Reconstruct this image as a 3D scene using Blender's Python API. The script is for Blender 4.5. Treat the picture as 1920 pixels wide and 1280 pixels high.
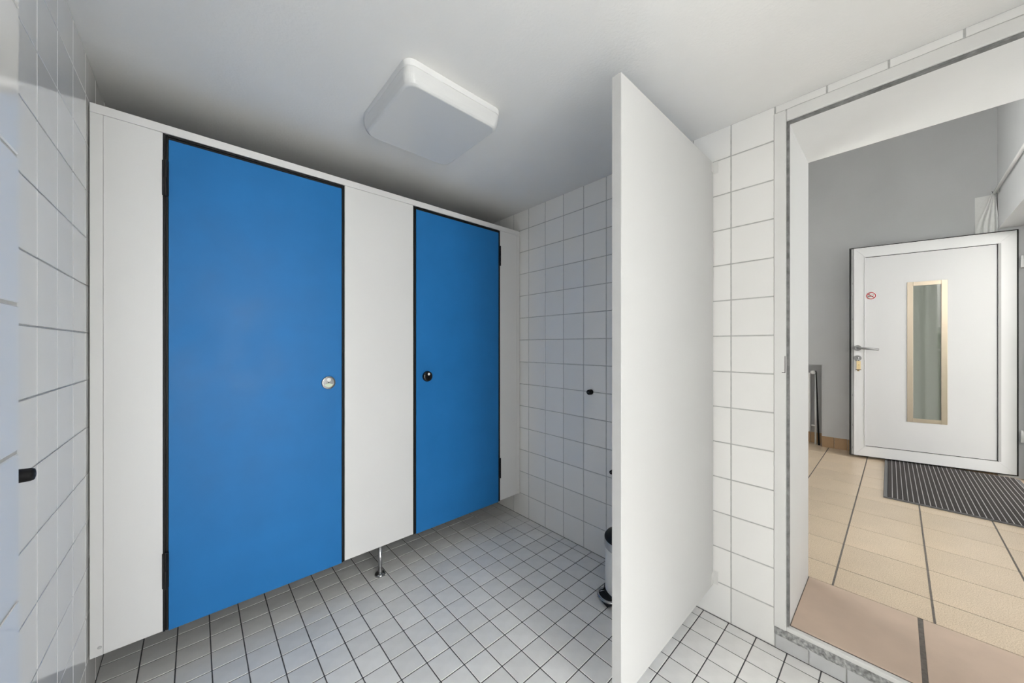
import bpy, math, random
from mathutils import Vector, Matrix, Euler

random.seed(7)
scene = bpy.context.scene
for o in list(bpy.data.objects):
    bpy.data.objects.remove(o)

# ------------------------------------------------------------------ camera
CAM_F, CAM_CY, CAM_H, CAM_YAW = 655.075, 648.84, 1.1884, 42.164
cam_data = bpy.data.cameras.new('camera')
cam = bpy.data.objects.new('camera', cam_data)
scene.collection.objects.link(cam)
cam.location = (0, 0, CAM_H)
cam.rotation_euler = (math.pi / 2, 0, -math.radians(CAM_YAW))
cam_data.sensor_width = 36.0
cam_data.lens = CAM_F / 1920 * 36.0
cam_data.shift_y = (CAM_CY - 640) / 1920
cam_data.clip_start = 0.02
scene.camera = cam

# ------------------------------------------------------------------ daylight
SKY_STRENGTH = 13.4
world = bpy.data.worlds.new('overcast_sky')
scene.world = world
world.use_nodes = True
wn = world.node_tree
bg = wn.nodes['Background']
bg.inputs['Color'].default_value = (1.0, 0.972, 0.945, 1)
bg.inputs['Strength'].default_value = SKY_STRENGTH

def portal(name, loc, rot, sx, sy):
    """daylight portal: gives off no light itself, only guides the sky through an opening"""
    d = bpy.data.lights.new(name, 'AREA')
    d.shape = 'RECTANGLE'
    d.size, d.size_y = sx, sy
    d.cycles.is_portal = True
    o = bpy.data.objects.new(name, d)
    o.location = loc
    o.rotation_euler = rot
    scene.collection.objects.link(o)

vs = scene.view_settings
vs.view_transform = 'Standard'
vs.look = 'None'
vs.gamma = 1.0
vs.use_curve_mapping = False
vs.exposure = 0.0

# ------------------------------------------------------------------ measures (metres)
XL, XR = -0.263, 1.698          # tiled faces of the left and right wall
YP = 1.791                      # front of the cubicle partition
YBACK, YEND = -2.6, 3.1         # wall behind the camera, wall behind the cubicles
ZC = 2.135                      # ceiling
ROW = 0.154                     # wall tile pitch
ZH = 0.104                      # hall floor level
XREV = 2.14                     # far end of the doorway reveal
XF = 5.026                      # far wall of the hall
YE = -0.565                     # entrance wall of the hall
DOOR_Y0, DOOR_Y1, DOOR_Z = -0.50, 0.283, 2.052   # doorway opening

# ------------------------------------------------------------------ materials
def new_mat(name):
    m = bpy.data.materials.new(name)
    m.use_nodes = True
    return m, m.node_tree.nodes, m.node_tree.links, m.node_tree.nodes['Principled BSDF']

def mat(name, col, rough=0.5, metal=0.0, vary=0.0, noise=0.0, nscale=8.0, bump=0.0, bscale=60.0, spec=0.5, coat=0.0,
        rvary=0.0):
    m, n, l, b = new_mat(name)
    b.inputs['Roughness'].default_value = rough
    b.inputs['Metallic'].default_value = metal
    b.inputs['Specular IOR Level'].default_value = spec
    b.inputs['Coat Weight'].default_value = coat
    b.inputs['Coat Roughness'].default_value = 0.05
    tc = n.new('ShaderNodeTexCoord')
    hsv = n.new('ShaderNodeHueSaturation')
    hsv.inputs['Color'].default_value = (*col, 1)
    val = None
    if vary:
        oi = n.new('ShaderNodeObjectInfo')
        mr = n.new('ShaderNodeMapRange')
        mr.inputs['To Min'].default_value = 1 - vary
        mr.inputs['To Max'].default_value = 1 + vary
        l.new(oi.outputs['Random'], mr.inputs['Value'])
        val = mr.outputs['Result']
    if noise:
        nt = n.new('ShaderNodeTexNoise')
        nt.inputs['Scale'].default_value = nscale
        nt.inputs['Detail'].default_value = 5
        l.new(tc.outputs['Object'], nt.inputs['Vector'])
        mr2 = n.new('ShaderNodeMapRange')
        mr2.inputs['From Min'].default_value = 0.3
        mr2.inputs['From Max'].default_value = 0.7
        mr2.inputs['To Min'].default_value = 1 - noise
        mr2.inputs['To Max'].default_value = 1 + noise
        l.new(nt.outputs['Fac'], mr2.inputs['Value'])
        if val is not None:
            mu = n.new('ShaderNodeMath'); mu.operation = 'MULTIPLY'
            l.new(val, mu.inputs[0]); l.new(mr2.outputs['Result'], mu.inputs[1])
            val = mu.outputs[0]
        else:
            val = mr2.outputs['Result']
        if rvary:
            mr3 = n.new('ShaderNodeMapRange')
            mr3.inputs['From Min'].default_value = 0.3
            mr3.inputs['From Max'].default_value = 0.7
            mr3.inputs['To Min'].default_value = max(0.02, rough - rvary)
            mr3.inputs['To Max'].default_value = rough + rvary
            l.new(nt.outputs['Fac'], mr3.inputs['Value'])
            l.new(mr3.outputs['Result'], b.inputs['Roughness'])
    if val is not None:
        l.new(val, hsv.inputs['Value'])
    l.new(hsv.outputs['Color'], b.inputs['Base Color'])
    if bump:
        bt = n.new('ShaderNodeTexNoise')
        bt.inputs['Scale'].default_value = bscale
        bt.inputs['Detail'].default_value = 4
        l.new(tc.outputs['Object'], bt.inputs['Vector'])
        bp = n.new('ShaderNodeBump')
        bp.inputs['Strength'].default_value = bump
        bp.inputs['Distance'].default_value = 0.002
        l.new(bt.outputs['Fac'], bp.inputs['Height'])
        l.new(bp.outputs['Normal'], b.inputs['Normal'])
    return m

def speckle_mat(name, base, dark, rough, scale=420.0, amount=0.5):
    m, n, l, b = new_mat(name)
    tc = n.new('ShaderNodeTexCoord')
    nt = n.new('ShaderNodeTexNoise'); nt.inputs['Scale'].default_value = scale; nt.inputs['Detail'].default_value = 3
    big = n.new('ShaderNodeTexNoise'); big.inputs['Scale'].default_value = 6; big.inputs['Detail'].default_value = 2
    l.new(tc.outputs['Object'], nt.inputs['Vector']); l.new(tc.outputs['Object'], big.inputs['Vector'])
    cr = n.new('ShaderNodeValToRGB')
    cr.color_ramp.elements[0].position = 0.40; cr.color_ramp.elements[0].color = (*dark, 1)
    cr.color_ramp.elements[1].position = 0.56; cr.color_ramp.elements[1].color = (*base, 1)
    l.new(nt.outputs['Fac'], cr.inputs['Fac'])
    mix = n.new('ShaderNodeMixRGB'); mix.inputs['Fac'].default_value = amount
    mix.inputs['Color1'].default_value = (*base, 1)
    l.new(cr.outputs['Color'], mix.inputs['Color2'])
    oi = n.new('ShaderNodeObjectInfo')
    ad = n.new('ShaderNodeMath'); ad.operation = 'MULTIPLY_ADD'
    ad.inputs[1].default_value = 0.10; ad.inputs[2].default_value = 0.90
    l.new(oi.outputs['Random'], ad.inputs[0])
    m2 = n.new('ShaderNodeMath'); m2.operation = 'MULTIPLY_ADD'; m2.inputs[1].default_value = 0.2
    l.new(big.outputs['Fac'], m2.inputs[0]); l.new(ad.outputs[0], m2.inputs[2])
    hs = n.new('ShaderNodeHueSaturation')
    l.new(mix.outputs['Color'], hs.inputs['Color']); l.new(m2.outputs[0], hs.inputs['Value'])
    l.new(hs.outputs['Color'], b.inputs['Base Color'])
    b.inputs['Roughness'].default_value = rough
    return m

def glass_mat(name, tint, refl):
    m = bpy.data.materials.new(name)
    m.use_nodes = True
    n, l = m.node_tree.nodes, m.node_tree.links
    n.remove(n['Principled BSDF'])
    out = n['Material Output']
    t = n.new('ShaderNodeBsdfTransparent'); t.inputs['Color'].default_value = (*tint, 1)
    g = n.new('ShaderNodeBsdfGlossy'); g.inputs['Roughness'].default_value = 0.0
    fr = n.new('ShaderNodeFresnel'); fr.inputs['IOR'].default_value = refl
    mx = n.new('ShaderNodeMixShader')
    l.new(fr.outputs['Fac'], mx.inputs['Fac']); l.new(t.outputs[0], mx.inputs[1]); l.new(g.outputs[0], mx.inputs[2])
    l.new(mx.outputs[0], out.inputs['Surface'])
    return m

def brushed_mat(name, col, rough, metal=1.0):
    m, n, l, b = new_mat(name)
    b.inputs['Base Color'].default_value = (*col, 1)
    b.inputs['Metallic'].default_value = metal
    b.inputs['Roughness'].default_value = rough
    tc = n.new('ShaderNodeTexCoord'); mp = n.new('ShaderNodeMapping')
    mp.inputs['Scale'].default_value = (400, 400, 4)
    nt = n.new('ShaderNodeTexNoise'); nt.inputs['Scale'].default_value = 1.0
    l.new(tc.outputs['Object'], mp.inputs['Vector']); l.new(mp.outputs[0], nt.inputs['Vector'])
    bp = n.new('ShaderNodeBump'); bp.inputs['Strength'].default_value = 0.15; bp.inputs['Distance'].default_value = 0.0005
    l.new(nt.outputs['Fac'], bp.inputs['Height']); l.new(bp.outputs[0], b.inputs['Normal'])
    return m

M = {}
M['wall_tile'] = mat('white_glazed_tile', (0.885, 0.872, 0.855), 0.10, vary=0.025, noise=0.012, nscale=3, bump=0.05, bscale=14, coat=0.0)
M['wall_grout'] = mat('grey_wall_grout', (0.50, 0.495, 0.485), 0.9, noise=0.12, nscale=40, bump=0.3, bscale=300)
M['floor_tile'] = mat('pale_grey_floor_tile', (0.84, 0.825, 0.805), 0.34, vary=0.05, noise=0.05, nscale=14, bump=0.12, bscale=90, rvary=0.05)
M['floor_grout'] = mat('dark_floor_grout', (0.085, 0.085, 0.088), 0.95, noise=0.25, nscale=60, bump=0.4, bscale=300)
M['ceiling'] = mat('white_ceiling_paint', (0.89, 0.88, 0.865), 0.75, noise=0.012, nscale=5, bump=0.35, bscale=110)
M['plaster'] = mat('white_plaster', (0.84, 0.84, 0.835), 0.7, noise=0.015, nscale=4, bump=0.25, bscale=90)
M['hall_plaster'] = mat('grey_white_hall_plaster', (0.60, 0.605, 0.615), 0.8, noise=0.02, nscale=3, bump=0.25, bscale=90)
M['laminate'] = mat('white_laminate', (0.78, 0.77, 0.765), 0.42, noise=0.008, nscale=3, bump=0.04, bscale=240)
M['screen_laminate'] = mat('dimmed_white_laminate', (0.61, 0.607, 0.605), 0.45, noise=0.008, nscale=3, bump=0.04, bscale=240)  # white laminate darkened to offset the strong light on the screen panel
M['laminate_edge'] = mat('white_laminate_edge', (0.56, 0.555, 0.55), 0.45, noise=0.02, nscale=20)
M['blue'] = mat('blue_laminate', (0.020, 0.180, 0.48), 0.45, spec=0.22, noise=0.045, nscale=7, bump=0.05, bscale=300, rvary=0.06)
M['black'] = mat('black_rubber', (0.010, 0.010, 0.011), 0.55, spec=0.25, noise=0.1, nscale=50)
M['black_gloss'] = mat('black_plastic', (0.008, 0.008, 0.009), 0.2)
M['dark_groove'] = mat('dark_grey_rubber', (0.05, 0.052, 0.055), 0.6)
M['seal_grey'] = mat('worn_grey_seal', (0.22, 0.22, 0.22), 0.8, noise=0.35, nscale=35)
M['bead_grey'] = mat('grey_bead', (0.42, 0.42, 0.42), 0.6)
M['latch_grey'] = mat('grey_latch_strip', (0.36, 0.365, 0.37), 0.5)
M['paint'] = mat('white_gloss_paint', (0.775, 0.765, 0.75), 0.38, noise=0.02, nscale=9, bump=0.08, bscale=50)
M['chrome'] = mat('polished_chrome', (0.42, 0.42, 0.42), 0.22, 1.0)
M['steel'] = brushed_mat('brushed_steel', (0.55, 0.55, 0.56), 0.3)
M['warm_steel'] = brushed_mat('warm_brushed_steel', (0.62, 0.53, 0.42), 0.40)
M['nickel'] = mat('satin_nickel', (0.26, 0.26, 0.26), 0.42, 0.8)
M['white_dot'] = mat('white_enamel', (0.85, 0.85, 0.83), 0.3)
M['pale_green'] = mat('pale_green_enamel', (0.62, 0.70, 0.56), 0.35)
M['lamp_base'] = mat('white_lamp_plastic', (0.80, 0.80, 0.80), 0.35)
M['lamp_cover'] = mat('opal_lamp_cover', (0.72, 0.72, 0.72), 0.3)
M['pvc'] = mat('white_window_profile', (0.68, 0.68, 0.685), 0.3, noise=0.01, nscale=6)
M['pvc_panel'] = mat('white_door_panel', (0.61, 0.61, 0.615), 0.36, bump=0.05, bscale=400)
M['gasket'] = mat('black_gasket', (0.02, 0.02, 0.02), 0.6)
M['hall_tile'] = speckle_mat('beige_speckled_tile', (0.72, 0.59, 0.45), (0.46, 0.34, 0.21), 0.28, 260.0, 0.65)
M['threshold'] = mat('pinkish_beige_slab', (0.62, 0.475, 0.375), 0.45, noise=0.05, nscale=9, bump=0.05, bscale=80)
M['skirting'] = speckle_mat('ochre_skirting_tile', (0.50, 0.33, 0.19), (0.36, 0.22, 0.11), 0.3)
M['hall_grout'] = mat('grey_brown_grout', (0.17, 0.15, 0.135), 0.95, noise=0.2, nscale=80)
M['mat_pile'] = mat('dark_brown_ribbed_pile', (0.040, 0.034, 0.033), 0.95, noise=0.3, nscale=220, bump=0.6, bscale=500)
M['mat_strip'] = mat('pale_mat_strip', (0.55, 0.53, 0.54), 0.5, noise=0.1, nscale=60)
M['mat_edge'] = mat('grey_rubber_edge', (0.16, 0.16, 0.165), 0.7)
M['concrete'] = mat('crumbled_concrete', (0.36, 0.36, 0.355), 0.95, noise=0.45, nscale=90, bump=1.0, bscale=160)
M['riser_tile'] = mat('grey_skirting_tile', (0.56, 0.56, 0.565), 0.3, vary=0.05, noise=0.03, nscale=20)
M['red'] = mat('red_sticker_print', (0.45, 0.012, 0.02), 0.4)
M['sticker'] = mat('clear_white_sticker', (0.70, 0.68, 0.66), 0.4)
M['print_black'] = mat('black_sticker_print', (0.05, 0.03, 0.03), 0.4)
M['tag'] = mat('cream_key_tag', (0.72, 0.56, 0.30), 0.4)
M['brass'] = mat('dull_brass', (0.35, 0.24, 0.10), 0.35, 1.0)
M['fabric'] = mat('sheer_white_fabric', (0.86, 0.86, 0.85), 0.9, noise=0.03, nscale=60)
M['radiator'] = mat('radiator_enamel', (0.84, 0.84, 0.83), 0.35)
M['bin_white'] = mat('off_white_bin_enamel', (0.86, 0.85, 0.83), 0.35)
M['window_glass'] = glass_mat('clear_window_glass', (0.95, 0.97, 0.97), 1.25)
M['door_glass'] = mat('grey_green_door_glass', (0.20, 0.215, 0.19), 0.03, spec=1.0)
M['leaf'] = mat('green_leaves', (0.10, 0.22, 0.035), 0.5, noise=0.5, nscale=6)
M['paving'] = mat('grey_paving', (0.30, 0.30, 0.29), 0.9, noise=0.12, nscale=12)
M['gravel'] = mat('pale_gravel', (0.74, 0.74, 0.72), 0.95, noise=0.2, nscale=20)
M['render'] = mat('pale_outside_render', (0.55, 0.56, 0.54), 0.9)

# ------------------------------------------------------------------ mesh building
class MB:
    def __init__(self):
        self.v, self.f, self.sm = [], [], []

    def add(self, verts, faces, mx=None, smooth=False):
        o = len(self.v)
        for p in verts:
            p = Vector(p)
            self.v.append(tuple(mx @ p) if mx else tuple(p))
        for fc in faces:
            self.f.append([o + i for i in fc]); self.sm.append(smooth)
        return self

    def box(self, x0, x1, y0, y1, z0, z1, c=0.0, mx=None):
        if c <= 0:
            vs = [(x, y, z) for x in (x0, x1) for y in (y0, y1) for z in (z0, z1)]
            fs = [(0, 1, 3, 2), (4, 6, 7, 5), (0, 4, 5, 1), (2, 3, 7, 6), (0, 2, 6, 4), (1, 5, 7, 3)]
            return self.add(vs, fs, mx)
        lo, hi = (x0, y0, z0), (x1, y1, z1)
        vs, idx = [], {}
        for sx in (0, 1):
            for sy in (0, 1):
                for sz in (0, 1):
                    s = (sx, sy, sz)
                    full = [hi[k] if s[k] else lo[k] for k in range(3)]
                    ins = [full[k] + (-c if s[k] else c) for k in range(3)]
                    for ax in range(3):
                        idx[(s, ax)] = len(vs)
                        vs.append(tuple(full[k] if k == ax else ins[k] for k in range(3)))
        fs = []
        for ax in range(3):
            a, b = (ax + 1) % 3, (ax + 2) % 3
            for sd in (0, 1):
                q = []
                for (p, r) in ((0, 0), (1, 0), (1, 1), (0, 1)):
                    s = [0, 0, 0]; s[ax] = sd; s[a] = p; s[b] = r
                    q.append(idx[(tuple(s), ax)])
                fs.append(q if sd else q[::-1])
            for p in (0, 1):
                for r in (0, 1):      # edge running along ax
                    s0 = [0, 0, 0]; s0[a] = p; s0[b] = r
                    s1 = list(s0); s1[ax] = 1
                    s0, s1 = tuple(s0), tuple(s1)
                    q = [idx[(s0, a)], idx[(s1, a)], idx[(s1, b)], idx[(s0, b)]]
                    fs.append(q if (p == r) == False else q[::-1])
        for s in [(i, j, k) for i in (0, 1) for j in (0, 1) for k in (0, 1)]:
            q = [idx[(s, 0)], idx[(s, 1)], idx[(s, 2)]]
            fs.append(q if sum(s) % 2 else q[::-1])
        return self.add(vs, fs, mx)

    def lathe(self, prof, n=32, mx=None, smooth=True):
        """prof: (r, z) from bottom to top, round the z axis"""
        vs, fs = [], []
        rings = []
        for r, z in prof:
            if r < 1e-6:
                rings.append([len(vs)]); vs.append((0, 0, z))
            else:
                rings.append(list(range(len(vs), len(vs) + n)))
                vs += [(r * math.cos(2 * math.pi * k / n), r * math.sin(2 * math.pi * k / n), z) for k in range(n)]
        for a, b in zip(rings, rings[1:]):
            for k in range(n):
                k2 = (k + 1) % n
                if len(a) == 1 and len(b) == 1: continue
                if len(a) == 1: fs.append((a[0], b[k2], b[k]))
                elif len(b) == 1: fs.append((a[k], a[k2], b[0]))
                else: fs.append((a[k], a[k2], b[k2], b[k]))
        if len(rings[0]) > 1: fs.append(rings[0][::-1])
        if len(rings[-1]) > 1: fs.append(rings[-1])
        return self.add(vs, fs, mx, smooth)

    def tube(self, pts, r, n=12, cap=True):
        pts = [Vector(p) for p in pts]
        rs = r if isinstance(r, (list, tuple)) else [r] * len(pts)
        vs, fs = [], []
        up = None
        for i, p in enumerate(pts):
            d = (pts[min(i + 1, len(pts) - 1)] - pts[max(i - 1, 0)]).normalized()
            if up is None:
                up = Vector((0, 0, 1)) if abs(d.z) < 0.9 else Vector((1, 0, 0))
            a = d.cross(up).normalized(); b = a.cross(d).normalized(); up = b
            vs += [tuple(p + rs[i] * (a * math.cos(2 * math.pi * k / n) + b * math.sin(2 * math.pi * k / n))) for k in range(n)]
        for i in range(len(pts) - 1):
            for k in range(n):
                k2 = (k + 1) % n
                fs.append((i * n + k, (i + 1) * n + k, (i + 1) * n + k2, i * n + k2))
        if cap:
            fs.append(list(range(n))); fs.append(list(range((len(pts) - 1) * n, len(pts) * n))[::-1])
        return self.add(vs, fs, None, True)

    def loops(self, loops, cap0=True, cap1=True, mx=None, smooth=False):
        """stack of closed loops of equal length"""
        n = len(loops[0]); vs = [p for lp in loops for p in lp]; fs = []
        for i in range(len(loops) - 1):
            for k in range(n):
                k2 = (k + 1) % n
                fs.append((i * n + k, i * n + k2, (i + 1) * n + k2, (i + 1) * n + k))
        if cap0: fs.append(list(range(n))[::-1])
        if cap1: fs.append(list(range((len(loops) - 1) * n, len(loops) * n)))
        return self.add(vs, fs, mx, smooth)

    def data(self, name, m):
        me = bpy.data.meshes.new(name)
        me.from_pydata(self.v, [], self.f)
        me.update()
        if any(self.sm):
            me.polygons.foreach_set('use_smooth', self.sm)
            me.update()
        if m is not None: me.materials.append(M[m] if isinstance(m, str) else m)
        return me

    def build(self, name, m, parent=None, loc=(0, 0, 0), rot=(0, 0, 0), smooth_angle=None):
        o = bpy.data.objects.new(name, self.data(name, m))
        scene.collection.objects.link(o)
        o.location = loc; o.rotation_euler = rot
        if parent is not None: o.parent = parent
        if smooth_angle:
            mod = o.modifiers.new('edge_split', 'EDGE_SPLIT')
            mod.split_angle = math.radians(smooth_angle)
        return o

def BX(*a, **k): return MB().box(*a, **k)

def tag(o, label=None, cat=None, group=None, kind=None):
    if label: o['label'] = label
    if cat: o['category'] = cat
    if group: o['group'] = group
    if kind: o['kind'] = kind
    return o

def thing(name, label, cat, loc=(0, 0, 0), rot=(0, 0, 0), group=None, kind=None):
    o = bpy.data.objects.new(name, None)
    o.empty_display_size = 0.05
    scene.collection.objects.link(o)
    o.location = loc; o.rotation_euler = rot
    return tag(o, label, cat, group, kind)

def struct(name, mb, m, label, cat):
    return tag(mb.build(name, m), label, cat, kind='structure')

def rounded_rect(x0, x1, y0, y1, r, z, seg=6):
    pts = []
    for cx, cy, a0 in ((x1 - r, y1 - r, 0), (x0 + r, y1 - r, 90), (x0 + r, y0 + r, 180), (x1 - r, y0 + r, 270)):
        for k in range(seg + 1):
            a = math.radians(a0 + 90 * k / seg)
            pts.append((cx + r * math.cos(a), cy + r * math.sin(a), z))
    return pts

# how large a spot shows in the picture: decides which tiles are single parts
_s, _c = math.sin(math.radians(CAM_YAW)), math.cos(math.radians(CAM_YAW))
def shows(p):
    d = p[0] * _s + p[1] * _c
    if d < 0.12: return 0
    r = p[0] * _c - p[1] * _s
    u = 960 + CAM_F * r / d; v = CAM_CY - CAM_F * (p[2] - CAM_H) / d
    if -60 < u < 1980 and -60 < v < 1340: return 1 / d
    return 0

_tile_cache = {}
def tile_mesh(su, sv, th, ch, m, normal):
    """tile centred on its face: size su x sv, face at 0 along +normal axis, body behind it"""
    key = (round(su, 4), round(sv, 4), th, ch, m, normal)
    if key not in _tile_cache:
        if normal == 'z': b = BX(-su / 2, su / 2, -sv / 2, sv / 2, -th, 0, c=ch)
        elif normal == '-x': b = BX(0, th, -su / 2, su / 2, -sv / 2, sv / 2, c=ch)
        elif normal == 'x': b = BX(-th, 0, -su / 2, su / 2, -sv / 2, sv / 2, c=ch)
        elif normal == 'y': b = BX(-su / 2, su / 2, -th, 0, -sv / 2, sv / 2, c=ch)
        _tile_cache[key] = b.data('tile', m)
    return _tile_cache[key]

def lay_tiles(parent, cells, normal, th, ch, m, name='tile', limit=300, tilt=0.0, stuff_name='tile_field'):
    """cells: (centre, su, sv). The ones that show largest are parts of their own, the rest one joined part."""
    ranked = sorted(cells, key=lambda c: -shows(c[0]) * (c[1] * c[2]) ** 0.5)
    keep = [c for c in ranked[:limit] if shows(c[0]) > 0]
    rest = [c for c in cells if c not in keep] if len(keep) < len(cells) else []
    for (p, su, sv) in keep:
        o = bpy.data.objects.new(name, tile_mesh(su, sv, th, ch, m, normal))
        scene.collection.objects.link(o)
        o.location = p; o.parent = parent
        if tilt:
            o.rotation_euler = [random.uniform(-tilt, tilt) for _ in range(3)]
    if rest:
        b = MB()
        for (p, su, sv) in rest:
            x, y, z = p
            if normal == 'z': b.box(x - su / 2, x + su / 2, y - sv / 2, y + sv / 2, z - th, z)
            elif normal == '-x': b.box(x, x + th, y - su / 2, y + su / 2, z - sv / 2, z + sv / 2)
            elif normal == 'x': b.box(x - th, x, y - su / 2, y + su / 2, z - sv / 2, z + sv / 2)
            elif normal == 'y': b.box(x - su / 2, x + su / 2, y - th, y, z - sv / 2, z + sv / 2)
        tag(b.build(stuff_name, m, parent), kind='stuff')

def spans(a0, a1, origin, pitch, joint, mn=0.012):
    """(centre, size) of the tiles between a0 and a1, joints centred on origin + k * pitch"""
    out = []
    k = math.floor((a0 - origin) / pitch)
    while origin + k * pitch < a1 - 1e-6:
        lo = max(a0, origin + k * pitch + joint / 2); hi = min(a1, origin + (k + 1) * pitch - joint / 2)
        if hi - lo > mn: out.append(((lo + hi) / 2, hi - lo))
        k += 1
    return out

# ================================================================== SETTING: washroom
floor = struct('floor', BX(XL - 0.56, XR + 0.01, YBACK, YEND, -0.06, -0.0016), 'floor_grout',
               'washroom floor of small pale grey square tiles with dark joints', 'floor')
cells = []
for cx, sx in spans(-0.80, XR - 0.002, 0.7447, 0.1, 0.0038):
    for cy, sy in spans(YBACK, YEND, 1.088, 0.1, 0.0038):
        if cx < XL and cy > -0.32: continue
        lo, hi = cx - sx / 2, cx + sx / 2
        if cy > -0.32 and lo - XL < 0.02: lo = XL + 0.0008
        cells.append((((lo + hi) / 2, cy, 0.0), hi - lo, sy))
lay_tiles(floor, cells, 'z', 0.007, 0.0013, 'floor_tile', name='floor_tile', limit=300, tilt=0.0022, stuff_name='floor_tile_field')

JW = 0.0046
# right wall with the doorway
b = MB()
b.box(XR + 0.0012, XR + 0.02, 0.331, YEND, 0, ZC)
b.box(XR + 0.0012, XR + 0.02, YBACK, DOOR_Y0 - 0.048, 0, ZC)
b.box(XR + 0.0012, XR + 0.02, DOOR_Y0 - 0.048, 0.331, 2.106, ZC)
b.box(XR + 0.0012, XR + 0.02, DOOR_Y0 - 0.048, 0.331, 0.0, 0.056)
wall_right = struct('wall_right', b, 'wall_grout', 'white square tiled wall with the doorway and the screen panel', 'wall')
cells = []
rows = spans(0.002, ZC - 0.0004, 0.0, ROW, JW)
for cy, sy in spans(YBACK, YEND, 0.4793, 0.1532, JW):
    for cz, sz in rows:
        lo, hi = cy - sy / 2, cy + sy / 2
        zl, zh = cz - sz / 2, cz + sz / 2
        if hi > DOOR_Y0 - 0.048 and lo < 0.322:      # beside or over the frame
            if zh < 2.107:
                if lo < DOOR_Y0 - 0.06 and hi > DOOR_Y0 - 0.048:
                    hi = DOOR_Y0 - 0.048
                else:
                    continue
            else:
                zl = max(zl, 2.107)
        cells.append(((XR, (lo + hi) / 2, (zl + zh) / 2), hi - lo, zh - zl))
lay_tiles(wall_right, cells, '-x', 0.006, 0.0012, 'wall_tile', name='wall_tile', tilt=0.0012, stuff_name='wall_tile_field')
# tiles on the riser of the step
for cy, sy in spans(DOOR_Y0 - 0.04, 0.329, 0.223, 0.102, 0.003):
    o = BX(-0.001, 0.006, -sy / 2, sy / 2, -0.0265, 0.0265, c=0.001).build('riser_tile', 'riser_tile', wall_right, (XR - 0.002, cy, 0.0285))

# solid core of that wall (its other side faces the hall)
b = MB()
b.box(XR + 0.02, XREV, DOOR_Y1, YEND, 0, 3.6)
b.box(XR + 0.02, XREV, YBACK, DOOR_Y0, 0, 3.6)
b.box(XR + 0.02, XREV, DOOR_Y0, DOOR_Y1, DOOR_Z, 3.6)
struct('wall_core', b, 'plaster', 'smooth white plastered reveal around the doorway to the hall', 'wall')

# left wall; behind the camera the room is a little wider
XW, YL = -0.80, -0.32
wall_left = struct('wall_left', BX(XL - 0.25, XL - 0.0012, YL, YEND, 0, ZC), 'wall_grout',
                   'glossy white tiled wall running up to the cubicle partition', 'wall')
cells = []
for cy, sy in spans(YL, YEND, 1.603, 0.1545, 0.0036):
    for cz, sz in spans(0.002, ZC - 0.0004, 0.0, ROW, 0.0036):
        lo, hi, zl, zh = cy - sy / 2, cy + sy / 2, cz - sz / 2, cz + sz / 2
        if hi < 0.62 and lo > -0.32: continue
        cells.append(((XL, cy, cz), sy, sz))
lay_tiles(wall_left, cells, 'x', 0.006, 0.0010, 'wall_tile', name='wall_tile', tilt=0.0016, stuff_name='wall_tile_field')

# boxed-in pillar on the left wall
pillar = struct('wall_pillar', BX(XL - 0.001, -0.1382, -0.32, 0.617, 0, ZC), 'wall_grout',
                'tiled pipe casing standing out of the wall, closest to the camera', 'wall')
cells = []
for cy, sy in spans(-0.32, 0.619, 0.619, ROW, 0.0036):
    for cz, sz in spans(0.002, ZC - 0.0004, 0.0, ROW, 0.0036):
        cells.append(((-0.137, cy, cz), sy, sz))
lay_tiles(pillar, cells, 'x', 0.006, 0.0012, 'wall_tile', name='wall_tile', tilt=0.0012, stuff_name='wall_tile_field')

# wall behind the cubicles and wall behind the camera (window)
struct('wall_front', BX(XL - 0.25, XREV, YEND, YEND + 0.2, 0, 3.0), 'plaster', 'plain wall closing the cubicles at the back', 'wall')
struct('wall_side', BX(XW - 0.25, XW, YBACK - 0.25, YL + 0.2, 0, ZC), 'plaster', 'plain side wall of the wider part behind the camera', 'wall')
struct('wall_return', BX(XW, XL - 0.251, YL, YL + 0.2, 0, ZC), 'plaster', 'plain wall turning the corner behind the tiled wall', 'wall')
struct('wall_light_block', BX(0.70, XR - 0.001, -0.85, -0.75, 0.0, ZC), 'plaster', 'unseen wall stub added to shade the screen panel and right wall', 'wall')  # added stub, keeps window light off the screen panel and right wall
BX0, BX1, BZ0, BZ1 = -0.72, 1.2, 0.06, 2.08
b = MB()
for (x0, x1, z0, z1) in ((XW - 0.25, BX0, 0, ZC), (BX1, XREV, 0, 3.0), (BX0, BX1, 0, BZ0), (BX0, BX1, BZ1, ZC)):
    b.box(x0, x1, YBACK - 0.25, YBACK, z0, z1)
struct('wall_back', b, 'plaster', 'plain white wall with a wide window at the back of the washroom', 'wall')

SX0, SX1, SY0, SY1 = -0.75, 1.5, -2.5, -0.86      # unseen roof light, added to brighten the washroom
b = MB()
for (x0, x1, y0, y1) in ((XW - 0.25, XR + 0.03, SY1, YEND), (XW - 0.25, XR + 0.03, YBACK, SY0), (XW - 0.25, SX0, SY0, SY1), (SX1, XR + 0.03, SY0, SY1)):
    b.box(x0, x1, y0, y1, ZC, ZC + 0.15)
struct('ceiling', b, 'ceiling',
       'white painted washroom ceiling', 'ceiling')

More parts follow.
